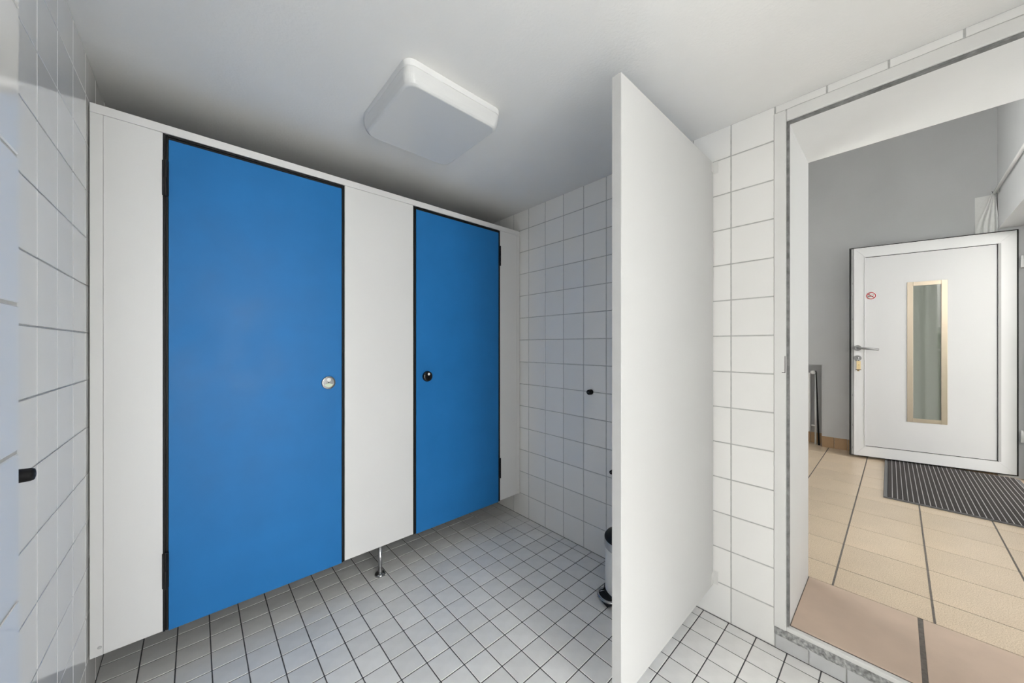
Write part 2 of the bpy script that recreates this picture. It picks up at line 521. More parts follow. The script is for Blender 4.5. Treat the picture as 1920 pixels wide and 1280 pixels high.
def window(name, label, along, u0, u1, w, z0, z1):
    """along 'y': sits in a wall of constant x = w; along 'x': in a wall of constant y = w"""
    t = thing(name, label, 'window', kind='structure')
    def bx(a0, a1, d0, d1, zz0, zz1, c=0.004):
        if along == 'y': return BX(w + d0, w + d1, a0, a1, zz0, zz1, c=c)
        return BX(a0, a1, w + d0, w + d1, zz0, zz1, c=c)
    f = 0.06
    bx(u0, u1, -0.03, 0.03, z0, z0 + f).build('window_frame', 'pvc', t)
    bx(u0, u1, -0.03, 0.03, z1 - f, z1).build('window_frame', 'pvc', t)
    bx(u0, u0 + f, -0.03, 0.03, z0 + f, z1 - f).build('window_frame', 'pvc', t)
    bx(u1 - f, u1, -0.03, 0.03, z0 + f, z1 - f).build('window_frame', 'pvc', t)
    um = (u0 + u1) / 2
    bx(um - f / 2, um + f / 2, -0.03, 0.03, z0 + f, z1 - f).build('mullion', 'pvc', t)
    bx(u0 + f, um - f / 2, -0.004, 0.004, z0 + f, z1 - f, 0).build('pane', 'window_glass', t)
    bx(um + f / 2, u1 - f, -0.004, 0.004, z0 + f, z1 - f, 0).build('pane', 'window_glass', t)
window('window_1', 'wide double window in the plain back wall', 'x', BX0, BX1, YBACK - 0.18, BZ0, BZ1)
t = thing('added_roof_light', 'unseen roof light added behind the camera to brighten the washroom', 'window', kind='structure')
BX(SX0 + 0.041, SX1 - 0.041, SY0 + 0.041, SY1 - 0.041, ZC + 0.16, ZC + 0.166).build('pane', 'window_glass', t)
for (x0, x1, y0, y1) in ((SX0, SX1, SY0, SY0 + 0.04), (SX0, SX1, SY1 - 0.04, SY1), (SX0, SX0 + 0.04, SY0 + 0.041, SY1 - 0.041), (SX1 - 0.04, SX1, SY0 + 0.041, SY1 - 0.041)):
    BX(x0, x1, y0, y1, ZC + 0.151, ZC + 0.20, c=0.003).build('window_frame', 'pvc', t)
portal('daylight_portal', ((SX0 + SX1) / 2, (SY0 + SY1) / 2, ZC + 0.21), (0, 0, 0), SX1 - SX0, SY1 - SY0)
portal('daylight_portal', ((BX0 + BX1) / 2, YBACK - 0.26, (BZ0 + BZ1) / 2), (math.pi / 2, 0, 0), BX1 - BX0, BZ1 - BZ0)

# ------------------------------------------------------------------ doorway frame and threshold
t = thing('trim_1', 'white painted door frame around the open doorway', 'door frame', kind='structure')
x0, x1 = XR - 0.004, XR + 0.045
BX(x0, x1, 0.2905, 0.330, 0.083, 2.105, c=0.003).build('jamb', 'paint', t)
BX(x0, x1, DOOR_Y0 - 0.047, DOOR_Y0 - 0.0075, 0.083, 2.105, c=0.003).build('jamb', 'paint', t)
BX(x0, x1, DOOR_Y0 - 0.007, 0.290, 2.060, 2.105, c=0.003).build('head', 'paint', t)
BX(XR + 0.003, XR + 0.022, 0.2825, 0.2903, 0.104, 2.059).build('door_seal', 'seal_grey', t)
BX(XR + 0.003, XR + 0.022, DOOR_Y0 - 0.0073, DOOR_Y0, 0.104, 2.059).build('door_seal', 'seal_grey', t)
BX(XR + 0.003, XR + 0.022, DOOR_Y0, 0.2823, 2.0525, 2.0598).build('door_seal', 'seal_grey', t)
b = MB()
b.box(x0 - 0.0006, x0 + 0.002, 0.2925, 0.2945, 1.085, 1.150)
b.box(x0 - 0.0006, x0 + 0.002, 0.2945, 0.3035, 1.085, 1.0875)
b.build('strike_plate', 'dark_groove', t)

# crumbled edge of the step
sill = struct('trim_2', BX(XR + 0.002, XR + 0.05, DOOR_Y0, 0.330, 0.0, 0.0965), 'concrete',
              'worn step under the doorway with a crumbled concrete edge', 'step')
n = 150
vs, fs = [], []
for i in range(n + 1):
    y = DOOR_Y0 - 0.045 + (0.327 - DOOR_Y0 + 0.045) * i / n
    for j in range(6):
        a = j / 5
        z = 0.055 + 0.030 * a
        x = XR - 0.004 + 0.004 * a * a + random.uniform(-0.0022, 0.0022) + 0.002 * math.sin(i * 0.35)
        vs.append((x, y, z + (random.uniform(-0.0022, 0.0022) if 0 < j < 5 else 0)))
    vs.append((XR + 0.006, y, 0.086))
for i in range(n):
    for j in range(6):
        a = i * 7 + j
        fs.append((a, a + 1, a + 8, a + 7))
MB().add(vs, fs).build('crumbled_edge', 'concrete', sill)
BX(XR - 0.001, XR + 0.020, DOOR_Y0 - 0.007, 0.2905, 0.0835, 0.0995, c=0.002).build('edge_strip', 'paint', sill)

threshold = struct('floor_threshold', BX(XR + 0.02, XREV + 0.004, DOOR_Y0, DOOR_Y1, 0.0, ZH - 0.003), 'hall_grout',
                   'doorway threshold of two large plain beige slabs', 'floor')
for y0, y1 in ((-0.060 + 0.007, DOOR_Y1 - 0.003), (DOOR_Y0 + 0.002, -0.060 - 0.007)):
    BX(XR + 0.021, XREV + 0.002, y0, y1, ZH - 0.012, ZH, c=0.0012).build('slab', 'threshold', threshold)

# ================================================================== SETTING: hall
hall_floor = struct('floor_hall', BX(XREV + 0.004, 5.30, YE - 0.36, 1.3, -0.05, ZH - 0.0015), 'hall_grout',
                    'hall floor of beige speckled tiles with dark joints', 'floor')
for cy, sy in spans(YE - 0.36, 1.3, 0.199, 0.2965, 0.007):
    for cx, sx in spans(XREV + 0.005, 5.20, 2.337, 0.2995, 0.0042):
        if cx - sx / 2 > 5.02 and cy < YE: continue
        o = bpy.data.objects.new('floor_tile', tile_mesh(sx, sy, 0.009, 0.0012, 'hall_tile', 'z'))
        scene.collection.objects.link(o); o.location = (cx, cy, ZH); o.parent = hall_floor

# far wall with the radiator niche
NY0, NY1, NZ1, NX = 0.553, 1.25, 0.985, 5.175
b = MB()
b.box(XF, XF + 0.25, YE - 0.3, NY0, 0, 3.6)
b.box(XF, XF + 0.25, NY0, NY1, NZ1, 3.6)
b.box(XF, XF + 0.25, NY1, 1.5, 0, 3.6)
b.box(NX, XF + 0.25, NY0, NY1, 0, NZ1)
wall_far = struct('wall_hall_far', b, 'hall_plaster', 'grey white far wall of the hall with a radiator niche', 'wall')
for cy, sy in spans(YE + 0.002, NY0, NY0 - 0.1, 0.1, 0.003):
    BX(-0.008, 0.002, -sy / 2, sy / 2, ZH, 0.219, c=0.0012).build('skirting_tile', 'skirting', wall_far, (XF, cy, 0))
for cy, sy in spans(NY0 + 0.01, NY1, NY0 + 0.01, 0.1, 0.003):
    BX(-0.008, 0.002, -sy / 2, sy / 2, ZH, 0.219, c=0.0012).build('skirting_tile', 'skirting', wall_far, (NX, cy, 0))
HX0, HX1, HZ0, HZ1 = 2.3, 3.5, 1.0, 2.9  # unseen window added to lift the light in the hall
b = MB()
for (a0, a1, z0, z1) in ((XREV, HX0, 0, 3.6), (HX1, XF, 0, 3.6), (HX0, HX1, 0, HZ0), (HX0, HX1, HZ1, 3.6)):
    b.box(a0, a1, 1.3, 1.5, z0, z1)
struct('wall_hall_left', b, 'hall_plaster', 'side wall of the hall with an added unseen window', 'wall')
window('added_hall_window', 'unseen double window added to brighten the hall', 'x', HX0, HX1, 1.45, HZ0, HZ1)
portal('daylight_portal', ((HX0 + HX1) / 2, 1.51, (HZ0 + HZ1) / 2), (-math.pi / 2, 0, 0), HX1 - HX0, HZ1 - HZ0)
EX0, EX1, EZ = 3.645, 5.0, 2.172
b = MB()
for (a0, a1, z0, z1) in ((XREV, EX0, 0, 3.6), (EX1, XF + 0.02, 0, 3.6), (EX0, EX1, EZ, 3.6)):
    b.box(a0, a1, YE - 0.19, YE, z0, z1)
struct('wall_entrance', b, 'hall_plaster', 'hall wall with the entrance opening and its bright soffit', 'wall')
struct('ceiling_hall', BX(XREV, XF + 0.25, YE - 0.3, 1.5, 3.6, 3.75), 'ceiling', 'high white hall ceiling', 'ceiling')
portal('daylight_portal', ((EX0 + EX1) / 2, YE - 0.20, (EZ + ZH) / 2), (math.pi / 2, 0, 0), EX1 - EX0, EZ - ZH)

# frame of the entrance
t = thing('trim_3', 'white profile frame set in the entrance opening', 'door frame', kind='structure')
fy0, fy1 = -0.752, -0.690
BX(EX1 - 0.055, EX1 - 0.001, fy0, fy1, ZH + 0.001, EZ - 0.001, c=0.003).build('post', 'pvc', t)
BX(EX0 + 0.001, EX0 + 0.07, fy0, fy1, ZH + 0.001, EZ - 0.001, c=0.003).build('post', 'pvc', t)
BX(3.90, 3.965, fy0, fy1, ZH + 0.015, EZ - 0.061, c=0.003).build('post', 'pvc', t)
BX(EX0 + 0.0705, 3.8995, fy0 + 0.025, fy0 + 0.035, ZH + 0.0145, EZ - 0.061).build('side_pane', 'window_glass', t)
BX(EX0 + 0.071, EX1 - 0.056, fy0, fy1, EZ - 0.06, EZ - 0.001, c=0.003).build('head', 'pvc', t)
BX(EX0 + 0.071, EX1 - 0.056, fy0, fy1, ZH + 0.0005, ZH + 0.014, c=0.002).build('sill', 'steel', t)

# ================================================================== CUBICLE PARTITION
part = thing('cubicle_partition', 'white laminate partition front of two toilet cubicles, on a small steel leg', 'partition', (0, YP, 0))
PZ0, PZ1 = 0.154, 1.9635
TH = 0.030
def pbox(x0, x1, z0, z1, name, m='laminate', y0=0.0, y1=TH, c=0.0007):
    return BX(x0, x1, y0, y1, z0, z1, c=c).build(name, m, part)
pbox(XL + 0.0035, XR - 0.0035, PZ1 + 0.0008, 1.9945, 'top_rail', 'laminate', -0.0015, TH + 0.0015)
pbox(XL + 0.0035, -0.2302, PZ0, PZ1, 'wall_profile', 'laminate', -0.0008, TH + 0.001)
pbox(-0.2298, -0.0885, PZ0, PZ1, 'panel')
pbox(0.5335, 0.8885, PZ0, PZ1, 'panel')
pbox(1.5165, 1.6658, PZ0, PZ1, 'panel')
pbox(1.6662, XR - 0.0035, PZ0, PZ1, 'wall_profile', 'laminate', -0.0008, TH + 0.001)
struct('cubicle_side_panel', BX(0.695, 0.725, YP + TH + 0.003, YEND - 0.001, PZ0, 1.9945, c=0.001), 'laminate', 'white dividing panel between the two cubicles, behind the partition front', 'partition')  # laminate side panel of the cubicles, not a building wall
# small plug in the left profile
b = MB(); b.lathe([(0.0, 0.0), (0.005, 0.0), (0.004, 0.0012), (0, 0.0014)], 16, Matrix.Translation((-0.238, -0.0008, 0.182)) @ Matrix.Rotation(math.pi / 2, 4, 'X'))
b.build('screw_cap', 'laminate_edge', part)
# leg
leg = MB().lathe([(0.0105, 0.010), (0.0105, PZ0)], 24).build('leg', 'steel', part, (0.712, 0.018, 0))
MB().lathe([(0.026, 0.0), (0.0275, 0.002), (0.0275, 0.006), (0.024, 0.011), (0.0165, 0.0145), (0.012, 0.0155), (0.0106, 0.018)], 32).build('foot', 'chrome', leg)

def cubicle_door(label, x0, x1, zt, hinge_left, knob_x, chrome):
    t = thing('cubicle_door', label, 'door', (x0, YP, 0), group='blue cubicle doors')
    w = x1 - x0
    BX(0.0, w, 0.0015, TH - 0.001, 0.147, zt, c=0.0015).build('door_leaf', 'blue', t)
    # black rebate seals: left, right, top
    gl, gr = (0.0145, 0.0125) if hinge_left else (0.0185, 0.0135)
    def seal(a0, a1, z0, z1, horiz=False):
        b = MB()
        if horiz:
            m_ = z0 + (z1 - z0) * 0.45
            b.box(a0, a1, 0.004, TH, z0, m_ - 0.001, c=0.0006); b.box(a0, a1, 0.001, TH, m_ + 0.001, z1, c=0.0006)
            b.box(a0, a1, 0.008, TH, m_ - 0.001, m_ + 0.001)
        else:
            m_ = a0 + (a1 - a0) * 0.5
            b.box(a0, m_ - 0.001, 0.001, TH, z0, z1, c=0.0006); b.box(m_ + 0.001, a1, 0.004, TH, z0, z1, c=0.0006)
            b.box(m_ - 0.001, m_ + 0.001, 0.008, TH, z0, z1)
        return b.build('rebate_seal', 'black', t)
    seal(-gl, -0.0006, 0.150, PZ1 - 0.0005); seal(w + 0.0006, w + gr, 0.150, PZ1 - 0.0005)
    seal(0.0, w, zt + 0.0006, PZ1 - 0.0005, True)
    hx = -0.0075 if hinge_left else w + 0.0075
    for zc in ((1.80, 0.372) if hinge_left else (1.7925, 0.3735)):
        h = BX(hx - 0.009, hx + 0.0085, -0.005, 0.001, zc - 0.064, zc + 0.064, c=0.0015).build('hinge', 'black', t)
        MB().lathe([(0.0, -0.066), (0.0052, -0.066), (0.0058, -0.064), (0.0058, -0.001), (0.005, 0.0), (0.0058, 0.001),
                    (0.0058, 0.064), (0.0052, 0.066), (0, 0.066)], 14, Matrix.Translation((hx, -0.006, zc))).build('hinge_pin', 'black', h)
    # turning lock disc
    kx, kz = knob_x - x0, 1.018
    rot = Matrix.Translation((kx, 0.0015, kz)) @ Matrix.Rotation(math.pi / 2, 4, 'X')
    if chrome:
        d = MB().lathe([(0.0, 0), (0.030, 0.0), (0.0305, 0.003), (0.0295, 0.008), (0.027, 0.0098), (0.0255, 0.0098), (0.0245, 0.008), (0.0, 0.0085)], 40, rot).build('lock_disc', 'chrome', t, smooth_angle=40)
        vs = []
        fan = [(0.0, -0.001)] + [(0.0205 * math.cos(a), 0.0205 * math.sin(a)) for a in [math.radians(205 + 130 * k / 14) for k in range(15)]]
        b = MB()
        lo = [(kx + u, 0.0015 - 0.0080, kz + v) for u, v in fan]; hi = [(kx + u, 0.0015 - 0.0092, kz + v) for u, v in fan]
        b.loops([lo, hi]); b.build('lock_window', 'pale_green', d)
        MB().lathe([(0, 0.008), (0.0025, 0.008), (0.0025, 0.0098), (0, 0.0098)], 12, rot).build('emergency_slot', 'black', d)
        MB().lathe([(0, 0.0), (0.0088, 0.0), (0.0088, 0.0022), (0.007, 0.0034), (0, 0.0038)], 20,
                   Matrix.Translation((kx + 0.001, 0.0015 - 0.008, kz + 0.0135)) @ Matrix.Rotation(math.pi / 2, 4, 'X')).build('indicator_dot', 'white_dot', d)
    else:
        d = MB().lathe([(0.0, 0), (0.0300, 0.0), (0.0305, 0.003), (0.029, 0.009), (0.026, 0.0125), (0.018, 0.0142), (0, 0.0148)], 40, rot).build('lock_disc', 'black_gloss', t)
        MB().lathe([(0, 0.0), (0.0072, 0.0), (0.0072, 0.002), (0.0055, 0.003), (0, 0.0034)], 20,
                   Matrix.Translation((kx + 0.003, 0.0015 - 0.0132, kz + 0.0125)) @ Matrix.Rotation(math.pi / 2, 4, 'X')).build('indicator_dot', 'white_dot', d)
    return t
cubicle_door('blue cubicle door nearest the camera, with a chrome lock disc', -0.0735, 0.5205, 1.9455, True, 0.461, True)
cubicle_door('blue cubicle door next to the tiled corner, with a black lock disc', 0.9075, 1.5025, 1.9475, False, 0.974, False)

# ================================================================== SCREEN PANEL on the right wall
scr = thing('screen_panel', 'tall white screen panel fixed at right angles to the tiled wall', 'screen', (XR, 0.547, 0))
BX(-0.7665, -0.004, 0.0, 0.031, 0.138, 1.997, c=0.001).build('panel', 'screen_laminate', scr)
BX(-0.7685, -0.7667, 0.0, 0.031, 0.138, 1.997, c=0.0006).build('edge_band', 'laminate_edge', scr)
for z0, z1 in ((1.948, 1.999), (0.142, 0.200)):
    br = BX(-0.0035, -0.0008, -0.019, 0.0, z0, z1, c=0.0008).build('bracket', 'paint', scr)
    BX(-0.030, -0.0036, -0.0022, 0.0, z0 + 0.004, z1 - 0.004, c=0.0006).build('bracket_flange', 'paint', br)

# ================================================================== CEILING LAMP
lamp = thing('ceiling_lamp', 'square white plastic ceiling lamp, switched off', 'lamp', (0.711, 1.278, ZC))
hx, hy = 0.204, 0.209
def rr(inset, z, r): return rounded_rect(-hx + inset, hx - inset, -hy + inset, hy - inset, r, z, 8)
MB().loops([rr(0, -0.0005, .034)[::-1], rr(0, -0.022, .034)[::-1], rr(0.0025, -0.0235, .034)[::-1]]).build('lamp_base', 'lamp_base', lamp)
prof = [(0.0012, -0.0238), (0.003, -0.046), (0.006, -0.060), (0.0105, -0.0695), (0.0150, -0.0740), (0.0180, -0.0752)]
MB().loops([rr(i, z, 0.034)[::-1] for i, z in prof]).build('lamp_cover', 'lamp_cover', lamp)

# ================================================================== BLACK WALL KNOBS
def wall_knob(label, x, y, z, sgn, r, ln):
    t = thing('wall_knob', label, 'wall knob', (x, y, z), group='black wall knobs')
    rot = Matrix.Rotation(sgn * math.pi / 2, 4, 'Y')
    MB().lathe([(0.0, 0.0), (r * 0.95, 0.0), (r, ln * 0.05), (r * 0.96, ln * 0.55), (r * 0.90, ln * 0.88), (r * 0.78, ln * 0.97), (r * 0.45, ln), (0, ln)], 28, rot).build('stud', 'black', t)
    MB().lathe([(0.0, ln - 0.001), (r * 0.3, ln - 0.001), (r * 0.28, ln + 0.0006), (0, ln + 0.0006)], 16, rot).build('screw_cap', 'dark_groove', t)
wall_knob('long black rubber stop poking out beside the pipe casing', XL, 1.078, 0.951, 1, 0.0130, 0.042)
wall_knob('black rubber knob on the tiles between cubicle and screen panel', XR, 1.192, 0.924, -1, 0.0155, 0.030)
wall_knob('lower black knob half hidden behind the screen panel edge', XR, 1.050, 0.500, -1, 0.0115, 0.022)

# ================================================================== PEDAL BIN
pb = thing('pedal_bin', 'small white pedal bin with black rim behind the screen panel', 'bin', (1.519, 0.866, 0), (0, 0, math.radians(158)))
MB().lathe([(0.0, 0.0), (0.101, 0.0), (0.104, 0.006), (0.104, 0.026), (0.100, 0.034), (0.0, 0.034)], 40).build('base', 'black', pb, smooth_angle=40)
MB().lathe([(0.0985, 0.0345), (0.0985, 0.235), (0.0, 0.235)], 48).build('body', 'bin_white', pb, smooth_angle=40)
b = MB().lathe([(0.0, 0.2355), (0.1015, 0.2355), (0.1025, 0.240), (0.1025, 0.266), (0.099, 0.272), (0, 0.272)], 48)
rim = b.build('rim', 'steel', pb, smooth_angle=40)
MB().lathe([(0.0, 0.2725), (0.101, 0.2725), (0.1015, 0.277), (0.095, 0.288), (0.07, 0.296), (0, 0.300)], 48).build('lid', 'black', pb, smooth_angle=50)
ped = MB()
pts = [(0.085, -0.048, 0.026)] + [(0.112 + 0.034 * math.cos(a), 0.048 * math.sin(a), 0.030) for a in [math.radians(-90 + 180 * k / 12) for k in range(13)]] + [(0.085, 0.048, 0.026)]
ped.tube(pts, 0.006, 10)
pd = ped.build('pedal', 'chrome', pb)
BX(0.098, 0.138, -0.040, 0.040, 0.004, 0.0305, c=0.006).build('pedal_pad', 'black', pd)

# ================================================================== ENTRANCE DOOR (open, in the hall)
A = Vector((4.755, 0.317, 0)); B = Vector((4.985, -0.668, 0))
D = (B - A).normalized(); L = (B - A).length
# local frame: x from latch side to hinge side, -y towards the washroom
door = thing('door_1', 'white entrance door standing open in the hall, with narrow glass strip', 'door',
             (A.x, A.y, 0), (0, 0, math.atan2(D.y, D.x)), kind='structure')
Z0, Z1 = 0.122, 2.148
DT = 0.048
# local +y is to the left of D: D points to -Y world, so +y is +X world (towards the far wall)
def dbx(a0, a1, y0, y1, z0, z1, c=0.0): return BX(a0, a1, y0, y1, z0, z1, c=c)
b = MB()
b.box(0.0, L, 0.012, 0.018, Z0, Z1, c=0.002)
b.build('gasket', 'gasket', door)
dbx(0.006, L - 0.006, 0.0185, DT, Z0 + 0.006, Z1 - 0.006, c=0.003).build('back_leaf', 'pvc', door)
fi, fo0, fo1 = 0.110, 0.030, L - 0.014       # frame inner inset, outer limits
zi0, zi1 = 0.226, 2.045
xi0, xi1 = 0.111, 0.904
zo0, zo1 = Z0 + 0.010, Z1 - 0.010
def mitre(name, pts):
    """frame member: outer edge p0-p1, inner edge p3-p2 (x, z); sloped bead towards the inside"""
    (ax, az), (bx_, bz), (cx, cz), (dx, dz) = pts
    front, back = 0.0, 0.0118
    lo = [(ax, back, az), (bx_, back, bz), (cx, back, cz), (dx, back, dz)]
    hi = [(ax, front, az), (bx_, front, bz), (cx, front, cz), (dx, front, dz)]
    cen = Vector(((ax + bx_ + cx + dx) / 4, 0, (az + bz + cz + dz) / 4))
    e = 0.0004
    sh = lambda P: tuple(Vector(P) + (cen - Vector((P[0], 0, P[2]))).normalized() * e)
    m_ = MB().loops([[sh(q) for q in lo], [sh(q) for q in hi]])
    o = m_.build(name, 'pvc', door)
    o.data.flip_normals() if False else None
    return o
mitre('stile', [(fo0, zo0), (fo0, zo1), (xi0, zi1), (xi0, zi0)])
mitre('stile', [(fo1, zo1), (fo1, zo0), (xi1, zi0), (xi1, zi1)])
mitre('rail', [(fo0, zo1), (fo1, zo1), (xi1, zi1), (xi0, zi1)])
mitre('rail', [(fo1, zo0), (fo0, zo0), (xi0, zi0), (xi1, zi0)])
# panel recessed behind a dark joint
g, gl_ = 0.0060, 0.0020
wx0, wx1, wz0, wz1 = 0.385, 0.628, 0.496, 1.774
gx0, gx1, gz0, gz1 = 0.4225, 0.592, 0.531, 1.738
b = MB()
py0, py1 = 0.006, 0.0116
b.box(xi0 + gl_, gx0, py0, py1, zi0 + g, zi1 - g)
b.box(gx1, xi1 - g, py0, py1, zi0 + g, zi1 - g)
b.box(gx0, gx1, py0, py1, zi0 + g, gz0)
b.box(gx0, gx1, py0, py1, gz1, zi1 - g)
b.build('door_panel', 'pvc_panel', door)
dbx(0.0125, 0.0292, 0.0035, 0.0117, Z0 + 0.012, Z1 - 0.012, c=0.0008).build('latch_edge', 'latch_grey', door)
# bright bead along the latch side of the panel, grey bead along the hinge side
dbx(xi0 - 0.009, xi0 - 0.0005, -0.0035, 0.0, zi0, zi1, c=0.001).build('glazing_bead', 'pvc', door)
dbx(xi1 + 0.0005, xi1 + 0.014, -0.0012, 0.0, zi0, zi1, c=0.0005).build('glazing_bead', 'bead_grey', door)
# metal frame round the glass strip
def wf(a0, a1, z0, z1): dbx(a0, a1, 0.0015, 0.0058, z0, z1, c=0.0008).build('glass_surround', 'warm_steel', door)
wf(wx0, gx0, wz0, wz1); wf(gx1, wx1, wz0, wz1); wf(gx0 + 0.0003, gx1 - 0.0003, gz1, wz1); wf(gx0 + 0.0003, gx1 - 0.0003, wz0, gz0)
dbx(gx0 + 0.0003, gx1 - 0.0003, 0.0085, 0.0115, gz0, gz1).build('glass_pane', 'door_glass', door)
# lever handle
ry = Matrix.Rotation(math.pi / 2, 4, 'X')
hz = 1.171
rose = MB().lathe([(0.0, 0.0), (0.027, 0.0), (0.0275, 0.004), (0.026, 0.008), (0, 0.0085)], 32, Matrix.Translation((0.056, -0.0003, hz)) @ ry).build('handle_rose', 'nickel', door, smooth_angle=40)
MB().tube([(0.056, -0.008, hz), (0.056, -0.040, hz), (0.060, -0.050, hz), (0.072, -0.055, hz - 0.001), (0.19, -0.055, hz - 0.013)], 0.0095, 14).build('lever', 'nickel', rose)
lockr = MB().lathe([(0.0, 0.0), (0.027, 0.0), (0.0275, 0.004), (0.026, 0.008), (0, 0.0085)], 32, Matrix.Translation((0.056, -0.0003, 1.073)) @ ry).build('lock_rose', 'nickel', door, smooth_angle=40)
b = MB().lathe([(0.0, 0.008), (0.0085, 0.008), (0.0085, 0.014), (0, 0.014)], 20, Matrix.Translation((0.056, 0, 1.077)) @ ry)
b.box(0.0515, 0.0605, -0.014, -0.008, 1.052, 1.074, c=0.001)
b.build('lock_cylinder', 'chrome', lockr)
# screws in the latch edge
for zc in (0.20, 0.42, 0.71, 1.17, 1.45, 1.80):
    dbx(0.0180, 0.0235, 0.0022, 0.0045, zc - 0.010, zc + 0.010).build('edge_screw', 'nickel', door)
# hinges on the frame side
for zc in (1.875, 0.455):
    h = MB().lathe([(0, -0.05), (0.011, -0.05), (0.0125, -0.047), (0.0125, 0.047), (0.011, 0.05), (0, 0.05)], 20).build('hinge', 'pvc', door, (L + 0.013, -0.012, zc))
    BX(0.0, 0.024, 0.008, 0.016, -0.045, 0.045, c=0.001).build('hinge_plate', 'pvc', h)
# no smoking sticker
sx, sz, sr = 0.150, 1.671, 0.0335
st = MB().lathe([(0, 0.0), (sr + 0.003, 0.0), (sr + 0.003, 0.0004), (0, 0.0004)], 40, Matrix.Translation((sx, py0 - 0.0001, sz)) @ ry).build('no_smoking_sticker', 'sticker', door)
tag(st, 'round red no-smoking sticker')
yy = py0 - 0.0009
b = MB()
N_ = 40
o_, i_ = [], []
for k in range(N_):
    a = 2 * math.pi * k / N_
    o_.append((sx + sr * math.cos(a), yy, sz + sr * math.sin(a))); i_.append((sx + (sr - 0.0062) * math.cos(a), yy, sz + (sr - 0.0062) * math.sin(a)))
b.add(o_ + i_, [(k, (k + 1) % N_, N_ + (k + 1) % N_, N_ + k) for k in range(N_)])
ca, sa = math.cos(math.radians(-40)), math.sin(math.radians(-40))
q = [(-0.031, -0.003), (0.031, -0.003), (0.031, 0.003), (-0.031, 0.003)]
b.add([(sx + u * ca - v * sa, yy - 0.0002, sz + u * sa + v * ca) for u, v in q], [(0, 1, 2, 3)])
b.build('prohibition_ring', 'red', st)
b = MB()
b.box(sx - 0.022, sx + 0.006, yy + 0.0001, yy + 0.0003, sz - 0.0065, sz - 0.0015)
b.box(sx + 0.010, sx + 0.016, yy + 0.0001, yy + 0.0003, sz - 0.0065, sz - 0.0015)
b.tube([(sx + 0.013, yy, sz + 0.001), (sx + 0.017, yy, sz + 0.006), (sx + 0.014, yy, sz + 0.011), (sx + 0.006, yy, sz + 0.0125), (sx + 0.001, yy, sz + 0.017)], 0.0009, 6)
b.tube([(sx + 0.019, yy, sz + 0.001), (sx + 0.022, yy, sz + 0.006), (sx + 0.018, yy, sz + 0.015), (sx + 0.010, yy, sz + 0.0165)], 0.0009, 6)
b.build('cigarette_print', 'print_black', st)
# key with tag hanging in the lock
kt = thing('key_tag', 'cream key tag hanging from the entrance door lock', 'key tag', door.matrix_basis @ Vector((0.0600, -0.0145, 1.060)), (0, 0, math.atan2(D.y, D.x)))
b = MB(); b.tube([(0.008 * math.cos(a), -0.002, -0.004 + 0.010 * math.sin(a)) for a in [2 * math.pi * k / 16 for k in range(17)]], 0.0010, 6); b.build('key_ring', 'steel', kt)
b = BX(-0.003, 0.003, -0.0025, 0.010, -0.002, 0.014, c=0.0006); b.build('key', 'steel', kt)
tg = MB().loops([[(x, y, z) for x, _, z in rounded_rect(0, 0, 0, 0, 0, 0)] for y in ()] or [[(-0.014, -0.001, -0.014), (0.014, -0.001, -0.014), (0.014, -0.001, -0.096), (-0.014, -0.001, -0.096)],
                  [(-0.014, -0.005, -0.014), (0.014, -0.005, -0.014), (0.014, -0.005, -0.096), (-0.014, -0.005, -0.096)]]).build('tag', 'tag', kt)
MB().lathe([(0, 0), (0.003, 0), (0.003, 0.0005), (0, 0.0005)], 12, Matrix.Translation((0.001, -0.0051, -0.052)) @ ry).build('tag_eye', 'brass', kt)
BX(-0.021, 0.019, -0.007, 0.000, -0.101, -0.0962, c=0.001).build('tag_clip', 'print_black', kt)
BX(-0.010, 0.006, -0.006, -0.001, -0.113, -0.1012, c=0.001).build('tag_end', 'brass', kt)

# ================================================================== DOOR MAT
MX0, MX1, MY0, MY1 = 0.0, 1.27, -0.745, 0.0
dm = thing('door_mat', 'dark striped entrance mat lying under the open door', 'door mat', (3.655, 0.070, ZH), (0, 0, math.radians(0.6)))
BX(MX0, MX1, MY0, MY1, 0.0003, 0.007, c=0.001).build('mat_base', 'mat_edge', dm)
BX(MX0, MX1, -0.020, -0.001, 0.0072, 0.0105, c=0.001).build('mat_edge', 'mat_edge', dm)
BX(MX0, MX0 + 0.010, MY0, -0.021, 0.0072, 0.0105, c=0.001).build('mat_edge', 'mat_edge', dm)
y = -0.022
while y > MY0 + 0.028:
    BX(MX0 + 0.011, MX1 - 0.002, y - 0.0204, y, 0.0072, 0.0125, c=0.0015).build('pile_strip', 'mat_pile', dm)
    BX(MX0 + 0.011, MX1 - 0.002, y - 0.0247, y - 0.0207, 0.0072, 0.0115, c=0.0008).build('metal_strip', 'mat_strip', dm)
    y -= 0.0250

# ================================================================== RADIATOR, HOSE, CURTAIN
rad = thing('radiator', 'white radiator in the low wall niche of the hall', 'radiator', (5.10, 0.66, ZH))
for k in range(9):
    yc = 0.012 + 0.052 * k
    MB().loops([[(u, yc + w, z) for u, w, _ in rounded_rect(-0.045, 0.03, -0.02, 0.02, 0.012, 0, 3)] for z in (0.14, 0.15, 0.78, 0.79)]).build('radiator_section', 'radiator', rad)
MB().tube([(-0.012, -0.049, 0.001), (-0.012, -0.049, 0.770)], 0.0085, 14).build('riser_pipe', 'radiator', rad)
MB().lathe([(0, -0.030), (0.018, -0.030), (0.021, -0.024), (0.021, 0.010), (0.012, 0.014), (0.012, 0.032), (0, 0.032)], 24,
           Matrix.Translation((-0.016, -0.026, 0.796)) @ Matrix.Rotation(-math.pi / 2, 4, 'Y')).build('thermostat_knob', 'radiator', rad, smooth_angle=40)
MB().tube([(-0.012, -0.049, 0.205), (-0.012, -0.012, 0.205)], 0.010, 12).build('lower_valve', 'radiator', rad)
